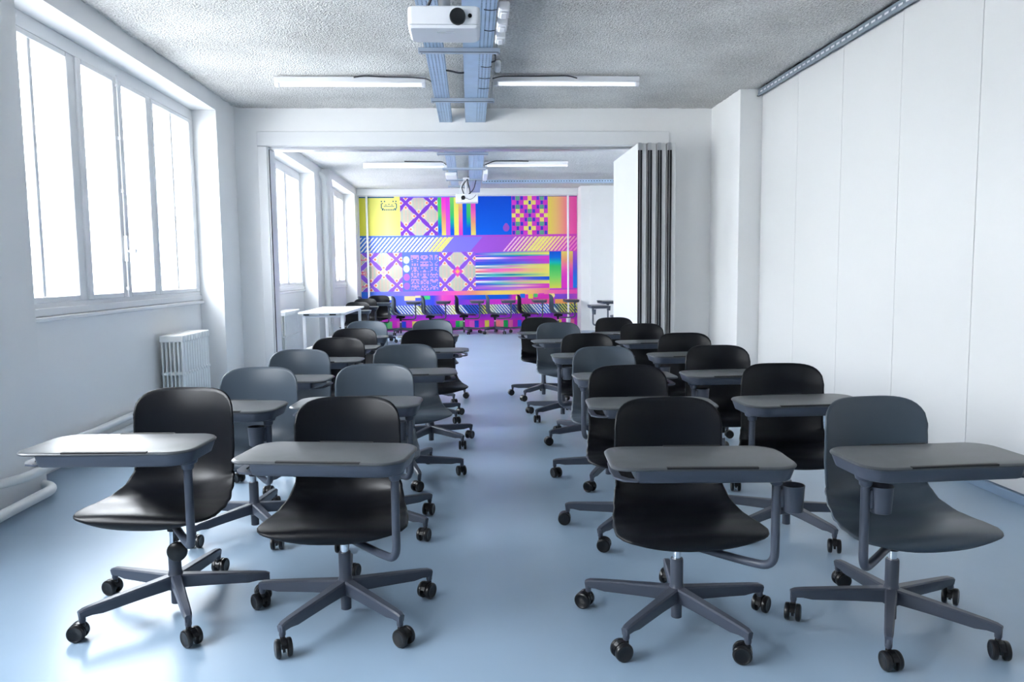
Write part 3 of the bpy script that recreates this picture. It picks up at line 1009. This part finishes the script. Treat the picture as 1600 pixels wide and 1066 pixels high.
tag(m_.obj('junction_box', PLASW, None, 40), 'small white box on the ceiling at the end of the right tube light', 'junction box')
m_ = MB(); m_.box(-.37, -.19, 12.35, 12.9, 2.79, 2.84, bev=.008)
tag(m_.obj('junction_box', PLASW, None, 40), 'white box under the narrow tray of the back room', 'junction box')
m_ = MB(); m_.box(.24, .31, 12.3, 13.2, 2.80, 2.88, bev=.008)
tag(m_.obj('junction_box', PLASW, None, 40), 'white box beside the wide tray of the back room', 'junction box')

# ------------------------------------------------------------------ tube lights
def tube_light(x0, x1, y, label):
    t = thing('tube_light', label, 'ceiling light', (0, 0, 0), 0, 'batten tube lights under the ceiling')
    m_ = MB(); m_.box(x0, x1, y - .03, y + .03, 2.935, 2.985, bev=.006); m_.obj('housing', PLASW, t, 40)
    m_ = MB(); m_.tube([(x0 + .045, y, 2.918), (x1 - .045, y, 2.918)], .015, 12); m_.obj('tube', TUBE, t, 60)
    for xx in (x0 + .0, x1 - .04):
        m_ = MB(); m_.box(xx, xx + .04, y - .022, y + .022, 2.900, 2.9355, bev=.005); m_.obj('lamp_holder', PLASW, t, 40)


tube_light(-1.70, -.37, 7.0, 'white tube light on the near ceiling left of the cable trays')
tube_light(.235, 1.55, 6.95, 'white tube light on the near ceiling right of the cable trays')
tube_light(-1.66, -.34, 12.3, 'white tube light on the back room ceiling, left one')
tube_light(.25, 1.58, 12.2, 'white tube light on the back room ceiling, right one')

# ------------------------------------------------------------------ projectors
pj = thing('projector', 'white projector hanging from the near ceiling, round black lens facing the camera', 'projector', (-.090, 3.2, .035))
m_ = MB()
# body with slightly tapered underside
pr_ = [(-.148, .0), (.148, .0), (.142, .245), (-.136, .245)]
def loopz(s, off=0):
    return [(x * s, y if y == 0 else y) for x, y in pr_]
rr = rrect(-.148, .148, 0, .205, (.02, .02, .03, .03), 5)
rings(m_, [[(x * .93, .006 + y * .95) for x, y in rr], [(x * .985, .002 + y * .985) for x, y in rr], rr, rr, [(x * .985, .002 + y * .985) for x, y in rr], [(x * .93, .006 + y * .95) for x, y in rr]],
      [2.206, 2.212, 2.225, 2.275, 2.290, 2.294])
m_.obj('body', PLASW, pj, 35)
m_ = MB(); m_.box(-.142, .142, -.003, .004, 2.218, 2.220); m_.box(-.03, .04, .05, .056, 2.2025, 2.207)
m_.obj('seam', mat('grey_seam', (.55, .57, .60), .5), pj)
m_ = MB()
m_.lathe([(.020, -.018), (.031, -.018), (.033, -.012), (.033, .02), (.02, .02)], 28, axis='y', c=(.056, 0, 2.249))
m_.obj('lens_ring', RUBBER, pj, 40)
m_ = MB(); m_.lathe([(.004, -.010), (.010, -.011), (.016, -.009), (.021, -.004), (.021, .0)], 24, axis='y', c=(.056, 0, 2.249)); m_.obj('lens', LENS, pj, 60)
m_ = MB(); m_.lathe([(.003, -.004), (.008, -.004), (.0085, .0), (.0085, .01), (.003, .01)], 16, axis='y', c=(.106, 0, 2.254)); m_.obj('sensor', SEAL, pj, 40)
m_ = MB(); m_.lathe([(.02, 2.294), (.075, 2.296), (.078, 2.302), (.03, 2.318), (.026, 2.33), (.026, 2.950), (.06, 2.953), (.06, 2.962), (.02, 2.963)], 24, c=(.0, .12, 0)); m_.obj('ceiling_mount', ALU, pj, 40)
m_ = MB(); m_.tube([(-.07, .2, 2.29), (-.10, .22, 2.33), (-.06, .18, 2.37), (-.03, .15, 2.5), (-.03, .15, 2.9)], .006, 8, bend=.03); m_.obj('cable', CABLE, pj, 60)

pj = thing('projector', 'white projector hanging in the back room in front of the mural', 'projector', (-.035, 13.0, 0))
m_ = MB(); rr = rrect(-.19, .19, 0, .28, (.02,) * 4, 4)
rings(m_, [[(x * .97, .004 + y * .97) for x, y in rr], rr, rr, [(x * .97, .004 + y * .97) for x, y in rr]], [2.425, 2.435, 2.55, 2.56]); m_.obj('body', PLASW, pj, 35)
m_ = MB(); m_.lathe([(.01, -.012), (.036, -.012), (.038, .02), (.01, .02)], 20, axis='y', c=(-.06, 0, 2.50)); m_.obj('lens', RUBBER, pj, 40)
m_ = MB(); m_.tube([(-.01, .12, 2.56), (-.01, .12, 2.84)], .02, 10); m_.box(-.08, .06, .06, .18, 2.56, 2.585, bev=.004); m_.box(-.06, .05, .07, .17, 2.82, 2.845, bev=.004); m_.obj('ceiling_mount', PLASW, pj, 40)
for k, (pts, mt) in enumerate([([(-.05, .05, 2.57), (-.09, .06, 2.68), (-.03, .08, 2.76), (.04, .1, 2.86)], CABLE), ([(.06, .05, 2.57), (.05, .05, 2.66), (.02, .08, 2.74), (.02, .12, 2.86)], CABLE), ([(.03, .04, 2.56), (.12, .05, 2.64), (.16, .1, 2.80)], CABLE), ([(-.12, .04, 2.56), (-.10, .04, 2.70), (-.02, .1, 2.84)], PLASW),
                              ([(-.09, -.006, 2.46), (-.02, -.012, 2.50), (.05, -.01, 2.46), (.12, -.01, 2.50), (.16, .0, 2.55)], CABLE)]):
    m_ = MB(); m_.tube(pts, .008 if k < 4 else .004, 6, bend=.06); m_.obj('cable', mt, pj, 60)


def srgb(c):
    c = np.asarray(c, float) / 255
    return np.where(c <= .04045, c / 12.92, ((c + .055) / 1.055) ** 2.4)


def make_mural():
    """flat printed wall covering; colour sampled per small face of a grid. Working frame: u 90..1522, v 72..925"""
    x0, x1, z1, z0 = -2.31, 2.30, 2.845, .0
    U0, U1, V0, V1 = 90.0, 1522.0, 72.0, 945.0
    nx, ny = 716, 436
    U, V = np.meshgrid(U0 + (np.arange(nx) + .5) / nx * (U1 - U0), V0 + (np.arange(ny) + .5) / ny * (V1 - V0))
    I = np.zeros((ny, nx, 3)) + np.array((150, 100, 225.))

    def grad(t, stops):
        ts = [s[0] for s in stops]
        return np.stack([np.interp(t, ts, [s[1][k] for s in stops]) for k in range(3)], -1)

    def fill(m, c):
        if callable(c): c = c()
        c = np.asarray(c, float)
        I[m] = c if c.ndim == 1 else c[m]

    def rect(a, b, c, d): return (U >= a) & (U < b) & (V >= c) & (V < d)
    YE, MG, BL, GR, VI, PU, PK, CR = (250, 238, 110), (235, 60, 205), (0, 92, 225), (70, 205, 110), (135, 125, 238), (170, 90, 220), (255, 110, 190), (255, 250, 225)
    TQ, OR = (0, 180, 170), (250, 165, 125)
    # general vertical tone of the left half and the right half
    fill(U < 720, (115, 110, 232)); fill(U >= 720, (200, 70, 205))
    # row A
    r = rect(90, 356, 72, 322)
    fill(r, grad(U, [(90, (222, 220, 60)), (150, (235, 232, 110)), (270, (250, 244, 150)), (356, (250, 243, 130))]))
    fill(rect(90, 318, 72, 80), (30, 100, 150))
    GL = (30, 95, 120)
    for (a, b, c, d) in [(232, 238, 116, 148), (330, 336, 116, 148), (238, 246, 112, 118), (322, 330, 112, 118), (238, 250, 146, 152), (316, 330, 146, 152), (250, 318, 132, 137), (258, 270, 122, 127), (278, 290, 118, 123), (298, 310, 122, 127)]:
        fill(rect(a, b, c, d), GL)
    for (x, y) in [(236, 102), (256, 102), (312, 102), (330, 102)] + [(242 + 12 * k, 156) for k in range(8)]:
        fill((np.abs(U - x) < 5) & (np.abs(V - y) < 4), GL)

    def lace(a, b, c, d, cu, cv, bgc, centre=None):
        r = rect(a, b, c, d)
        p = 6.0
        i = np.floor((U - cu) / p + .5); j = np.floor((V - cv) / p + .5)
        per = 28.0
        def wrap(q): return (q + per / 2) % per - per / 2
        big = np.minimum(np.abs(wrap(i)) + np.abs(wrap(j - 14)), np.abs(wrap(i - 14)) + np.abs(wrap(j)))
        near = np.abs(wrap(i)) + np.abs(wrap(j)) < np.abs(wrap(i - 14)) + np.abs(wrap(j - 14))
        xi = np.abs(np.where(near, wrap(i), wrap(i - 14)))
        xj = np.abs(np.where(near, wrap(j), wrap(j - 14)))
        small = np.minimum(np.abs(xi - 5) + xj, np.abs(xj - 5) + xi)
        par = (i + j) % 2 == 0
        fill(r, bgc)
        m = r & (big <= 10)
        fill(m & par, CR); fill(m & ~par, (60, 125, 125))
        fill(m & ~par & ((big == 10) | (i % 4 < 1)), (245, 95, 70))
        fill(r & (small <= 2.6), CR); fill(r & (small < 1.5), (248, 110, 85))
        if centre is not None:
            q = np.abs(i) + np.abs(j)
            fill(r & (q <= centre[2]), centre[0]); fill(r & (q <= 2), centre[1])
    lace(356, 602, 80, 322, 478, 197, np.zeros(3) + np.array((130, 62, 200)))
    I[rect(356, 602, 80, 322) & (np.abs(I - np.array((130, 62, 200.))).sum(-1) < 1)] = (132, 66, 205)

    cols = [(602, 627, [(80, GR), (190, (90, 215, 110)), (235, TQ), (290, BL), (322, (80, 110, 235))]),
            (627, 655, [(80, (250, 50, 215)), (150, (255, 90, 200)), (220, OR), (322, YE)]),
            (655, 683, [(80, (235, 50, 215)), (322, (210, 100, 230))]),
            (683, 709, [(80, (140, 225, 110)), (190, GR), (240, TQ), (290, BL), (322, BL)]),
            (709, 738, [(80, YE), (322, YE)]),
            (738, 765, [(80, YE), (160, OR), (230, PK), (322, MG)]),
            (765, 791, [(80, BL), (322, BL)]),
            (791, 818, [(80, (90, 220, 110)), (190, GR), (235, TQ), (280, BL), (322, BL)]),
            (818, 850, [(80, (235, 50, 215)), (180, PK), (240, OR), (322, YE)])]
    for a, b, st in cols:
        fill(rect(a, b, 78, 322), grad(V, st))
    fill(rect(850, 1088, 72, 322), grad(V, [(72, (0, 80, 215)), (322, (0, 105, 238))]))
    fill((((U - 1051) / 21) ** 2 + ((V - 277) / 24) ** 2 < 1) | (((U - 1051) / 12) ** 2 + ((V - 257) / 10) ** 2 < 1), (160, 85, 205))
    pat = ['BGBMYMBGB', 'MBMYBYMBM', 'BGBMYMBGB', 'MYMBGBMYM', 'YMYMBMYMY', 'MYMBGBMYM', 'BGBMYMBGB', 'MBMYBYMBM', 'BGBMYMBGB']
    cm = {'B': (70, 60, 205), 'G': (95, 175, 145), 'M': (222, 62, 205), 'Y': (250, 232, 120)}
    for j in range(9):
        for i in range(9):
            a, b = 1088 + i * 26.7, 1088 + (i + 1) * 26.7
            c, d = 72 + j * 27.8, 72 + (j + 1) * 27.8
            ch = pat[j][i]
            if ch == 'B':
                fill(rect(a, b, c, d), cm['M'] if (i + j) % 2 == 0 else cm['Y'] if pat[j][max(i - 1, 0)] == 'Y' else (200, 70, 205)); fill(rect(a + 5, b - 5, c + 2, d - 2), cm['B'])
            else:
                fill(rect(a, b, c, d), cm[ch])
    fill(rect(1328, 1523, 72, 320), grad(U, [(1328, (245, 225, 90)), (1380, (248, 200, 120)), (1440, (250, 150, 140)), (1480, (255, 105, 185)), (1522, (250, 85, 175))]))
    fill(rect(1270, 1523, 66, 76), (90, 70, 160))
    # row B : band with diagonal stripes
    base = grad(U, [(90, (40, 110, 205)), (160, (95, 130, 235)), (600, (100, 125, 235)), (720, (150, 110, 235)), (960, (185, 80, 215)), (1522, (225, 70, 195))])
    fill(rect(90, 1523, 322, 434), base)
    xs = U + (V - 332) * .88      # along an "up right" diagonal this is constant
    r = rect(90, 1523, 334, 428)
    k = (xs - 96) / 26.0
    duty = np.interp(xs, [90, 300, 560, 640, 705], [.38, .45, .55, .75, .95])
    m = r & (xs < 704) & ((k % 1) < duty)
    fill(m, grad(xs, [(90, (255, 255, 255)), (250, (255, 254, 210)), (330, (255, 250, 170)), (420, (255, 255, 245)), (560, (255, 253, 235)), (620, (250, 240, 150)), (704, (248, 236, 110))]))
    fill(r & (xs >= 704) & (xs < 895), VI)
    fill(r & (xs >= 895) & (xs < 1105), PU)
    k = (xs - 1112) / 26.0
    duty = np.interp(xs, [1112, 1250, 1300, 1420, 1522, 1600], [.42, .62, .92, .62, .48, .45])
    m = r & (xs > 1112) & ((k % 1) < duty)
    fill(m, grad(xs, [(1112, (255, 200, 240)), (1200, (255, 225, 190)), (1290, (252, 238, 130)), (1360, (252, 236, 120)), (1450, (255, 215, 170)), (1560, (255, 130, 215)), (1640, (255, 190, 150))]))
    # row C
    lace(90, 362, 432, 690, 240, 560, np.array((150, 100, 226)), ((255, 242, 190), (240, 190, 190), 4))
    for v in (478, 556, 572, 650):
        fill(rect(92, 150, v - 4, v + 4), grad(U, [(92, (235, 90, 150)), (150, (255, 235, 200))]))
    fill(rect(362, 605, 432, 690), (98, 122, 236))
    for v, c in ((480, (240, 246, 190)), (537, (250, 240, 215)), (592, (190, 110, 220)), (650, (170, 110, 228))):
        e = ((U - 389) / 21) ** 2 + ((V - v) / 24) ** 2
        fill(e < 1, c if v < 560 else c)
        if v < 560: fill((e > .55) & (e < 1), (200, 232, 250))
    TL = (190, 150, 236)
    for ci in range(3):
        for ri in range(6):
            a = 418 + ci * 62; c = 448 + ri * 39 + (3 if ci == 1 else 0)
            rnd = np.random.RandomState(ci * 7 + ri)
            half = rnd.rand(4, 4) > .42
            g = np.concatenate([half, half[:, ::-1]], 1)
            for gy in range(4):
                for gx in range(8):
                    if g[gy, gx]:
                        fill(rect(a + gx * 6.8, a + (gx + 1) * 6.8, c + gy * 8, c + (gy + 1) * 8), TL if (gx + gy) % 3 else (205, 150, 220))
    lace(605, 848, 432, 690, 725, 558, np.array((150, 92, 224)), ((245, 80, 200), (255, 190, 110), 5))
    m = rect(845, 1336, 432, 684)
    # horizontal gradient streaks
    def streak(v0, v1, stops_):
        fill(rect(845, 1336, v0, v1), grad(U, stops_))
    rows = [(432, 441, [(845, PU), (1000, (100, 120, 230)), (1120, (120, 200, 190)), (1336, (225, 225, 110))]),
            (441, 452, [(845, (100, 90, 230)), (980, (150, 190, 210)), (1150, (200, 215, 140)), (1336, YE)]),
            (452, 460, [(845, (200, 90, 225)), (980, (80, 150, 220)), (1150, TQ), (1336, (150, 160, 200))]),
            (460, 466, [(845, BL), (1080, (60, 90, 225)), (1200, (190, 70, 220)), (1336, MG)]),
            (466, 480, [(845, (255, 225, 225)), (960, (255, 210, 240)), (1080, (180, 110, 230)), (1336, (232, 60, 205))]),
            (480, 496, [(845, (150, 90, 225)), (960, (80, 110, 230)), (1150, (140, 80, 220)), (1336, (225, 60, 205))]),
            (496, 512, [(845, (70, 90, 230)), (1000, (60, 90, 225)), (1160, (110, 110, 230)), (1250, (170, 90, 215)), (1336, (210, 70, 205))]),
            (512, 520, [(845, BL), (1000, (80, 150, 210)), (1150, (180, 215, 170)), (1336, (248, 232, 110))]),
            (520, 532, [(845, (235, 250, 240)), (960, (190, 205, 220)), (1080, (215, 150, 200)), (1200, (245, 215, 150)), (1336, YE)]),
            (532, 540, [(845, (60, 110, 170)), (960, (150, 190, 200)), (1100, (220, 225, 150)), (1336, YE)]),
            (540, 556, [(845, (255, 215, 190)), (960, (255, 110, 200)), (1100, (255, 120, 190)), (1200, (252, 190, 140)), (1336, YE)]),
            (556, 566, [(845, (245, 110, 120)), (980, (255, 130, 195)), (1150, (250, 190, 150)), (1336, YE)]),
            (566, 576, [(845, (240, 250, 235)), (980, (170, 200, 215)), (1150, (220, 220, 140)), (1336, YE)]),
            (576, 588, [(845, (60, 110, 190)), (960, (70, 190, 190)), (1080, (0, 150, 170)), (1190, (120, 200, 170)), (1336, (245, 232, 115))]),
            (588, 596, [(845, (240, 250, 220)), (960, (110, 200, 215)), (1150, (190, 220, 150)), (1336, (250, 235, 110))]),
            (596, 612, [(845, BL), (960, (110, 90, 228)), (1100, (180, 80, 215)), (1200, (90, 90, 225)), (1336, (0, 92, 220))]),
            (612, 620, [(845, (170, 80, 225)), (1000, (100, 90, 230)), (1150, (170, 140, 210)), (1336, (60, 120, 215))]),
            (620, 632, [(845, (250, 250, 250)), (1000, (180, 210, 220)), (1120, (225, 180, 170)), (1336, (246, 232, 110))]),
            (632, 642, [(845, (80, 110, 225)), (1000, (90, 190, 200)), (1150, (190, 210, 150)), (1336, YE)]),
            (642, 650, [(845, (60, 80, 225)), (1050, (90, 150, 210)), (1150, (200, 130, 200)), (1336, MG)]),
            (650, 662, [(845, (150, 100, 230)), (1050, (225, 200, 190)), (1150, (250, 190, 200)), (1336, (235, 60, 205))]),
            (662, 672, [(845, (200, 100, 225)), (1050, (170, 110, 225)), (1200, (215, 90, 210)), (1336, MG)]),
            (672, 684, [(845, (110, 90, 228)), (1050, (190, 120, 220)), (1200, (250, 170, 170)), (1336, OR)])]
    for a, b, st in rows: streak(a, b, st)
    fill(rect(1336, 1416, 432, 674), grad(V, [(432, (0, 90, 215)), (470, (0, 110, 225)), (505, (0, 190, 190)), (530, (60, 205, 110)), (600, (130, 225, 110)), (674, (235, 228, 90))]))
    fill(rect(1416, 1494, 432, 674), grad(V, [(432, YE), (490, OR), (540, PK), (600, MG), (674, MG)]))
    fill(rect(1494, 1523, 432, 674), grad(V, [(432, (200, 80, 215)), (520, (120, 90, 225)), (600, (30, 120, 225)), (674, (20, 125, 228))]))
    # row D
    fill(rect(90, 845, 684, 712), grad(U, [(90, (40, 120, 225)), (200, (110, 130, 240)), (420, (150, 120, 238)), (600, (225, 90, 215)), (700, (255, 100, 190)), (845, OR)]))
    fill(rect(845, 1523, 684, 712), grad(U, [(845, OR), (960, (255, 225, 110)), (1130, (255, 225, 110)), (1230, (255, 180, 130)), (1330, (255, 120, 180)), (1523, (250, 80, 190))]))
    # row E
    fill(rect(90, 1523, 712, 776), grad(U, [(90, (60, 110, 228)), (400, (105, 115, 236)), (560, (60, 80, 228)), (620, (245, 90, 195)), (700, (235, 70, 205)), (730, (90, 80, 225)), (900, (0, 100, 225)), (1050, (0, 95, 222)), (1090, (225, 50, 195)), (1365, (230, 50, 185)), (1372, (125, 75, 210)), (1450, (135, 75, 210)), (1523, (200, 80, 205))]))
    fill(rect(700, 1360, 742, 776), grad(U, [(700, (100, 60, 215)), (820, (170, 60, 215)), (980, (215, 50, 200)), (1100, (220, 45, 190)), (1360, (235, 100, 140))]))
    fill(rect(1372, 1523, 746, 776), (246, 165, 95))
    for (a, b, c, d, col) in [(170, 236, 714, 742, (250, 222, 160)), (236, 300, 714, 738, (225, 240, 200)), (370, 442, 714, 744, (255, 225, 170)), (442, 478, 712, 726, (255, 235, 190)), (500, 540, 714, 738, (70, 210, 130)),
                              (1110, 1138, 722, 746, (225, 228, 90)), (1140, 1172, 708, 736, (30, 110, 220)), (1195, 1226, 710, 740, (245, 228, 80)), (1230, 1256, 708, 732, (80, 200, 110)), (1262, 1300, 706, 716, (235, 60, 200)), (1334, 1350, 708, 734, (245, 240, 120))]:
        fill(rect(a, b, c, d), col)
    fill(((U - 1360) / 12) ** 2 + ((V - 722) / 14) ** 2 < 1, (255, 235, 150))
    # row F : diagonal stripes the other way
    r = rect(90, 1523, 776, 838)
    fill(r, grad(U, [(90, (232, 226, 80)), (230, (225, 225, 90)), (330, (40, 90, 200)), (410, (60, 90, 215)), (480, (225, 225, 90)), (560, (60, 90, 215)), (640, (90, 80, 220)), (700, (232, 226, 90)), (760, (40, 100, 220)), (860, (60, 90, 220)), (900, (222, 222, 70)), (1010, (50, 100, 215)), (1100, (60, 70, 170)), (1130, (222, 222, 80)), (1260, (60, 100, 215)), (1350, (40, 110, 220)), (1420, (215, 220, 90)), (1523, (225, 225, 70))]))
    xs = U - (V - 776) * .85
    k = (xs - 90) / 19.5
    m = r & ((k % 1) < .46)
    alt = (np.floor(xs / 150) % 2) == 0
    fill(m & alt, (245, 250, 240)); fill(m & ~alt, (40, 60, 110))
    # row G, H
    fill(rect(90, 1523, 838, 872), grad(V, [(838, (130, 45, 200)), (872, (190, 50, 205))]))
    r = rect(90, 1523, 872, 946)
    fill(r, (215, 45, 195))
    seq = [(55, 95, 230), (245, 140, 110), (235, 220, 90), (30, 170, 90), (200, 40, 200), (225, 90, 190), (120, 195, 110), (240, 110, 170), (30, 175, 90), (40, 70, 210), (240, 130, 130), (240, 225, 80), (110, 190, 120), (225, 60, 195), (240, 120, 160)]
    u = 168; q = 0
    while u < 1490:
        w = 24 + (q * 7) % 13
        if q % 5 != 4: fill(rect(u, u + w, 880, 926), seq[(q * 4) % len(seq)])
        u += w + (6 if q % 3 == 0 else 0); q += 1
    # mesh: shared vertices, one colour per face corner
    xs_ = x0 + np.arange(nx + 1) / nx * (x1 - x0)
    zs_ = z1 + np.arange(ny + 1) / ny * (z0 - z1)
    X, Z = np.meshgrid(xs_, zs_)
    co = np.stack([X, np.full_like(X, 16.292), Z], -1).reshape(-1, 3)
    n1 = nx + 1
    ii, jj = np.meshgrid(np.arange(nx), np.arange(ny))
    a = (jj * n1 + ii).ravel()
    quads = np.stack([a, a + n1, a + n1 + 1, a + 1], -1)
    me = bpy.data.meshes.new('wall_mural')
    me.vertices.add(len(co)); me.vertices.foreach_set('co', co.ravel())
    me.loops.add(quads.size); me.loops.foreach_set('vertex_index', quads.ravel())
    me.polygons.add(len(quads)); me.polygons.foreach_set('loop_start', np.arange(len(quads)) * 4)
    me.update(calc_edges=True)
    at = me.color_attributes.new('print', 'FLOAT_COLOR', 'CORNER')
    col = np.ones((ny * nx, 4)); col[:, :3] = srgb(I).reshape(-1, 3) * .88
    at.data.foreach_set('color', np.repeat(col, 4, 0).ravel())
    m = bpy.data.materials.new('printed_wall_covering'); m.use_nodes = True
    nt = m.node_tree; p = nt.nodes['Principled BSDF']; p.inputs['Roughness'].default_value = .6; p.inputs['Specular IOR Level'].default_value = .2
    ca = nt.nodes.new('ShaderNodeVertexColor'); ca.layer_name = 'print'
    nt.links.new(ca.outputs['Color'], p.inputs['Base Color'])
    me.materials.append(m)
    o = place('mural', me)
    tag(o, 'bright geometric mural of stripes, checkers and gradients covering the end wall', 'mural')


make_mural()
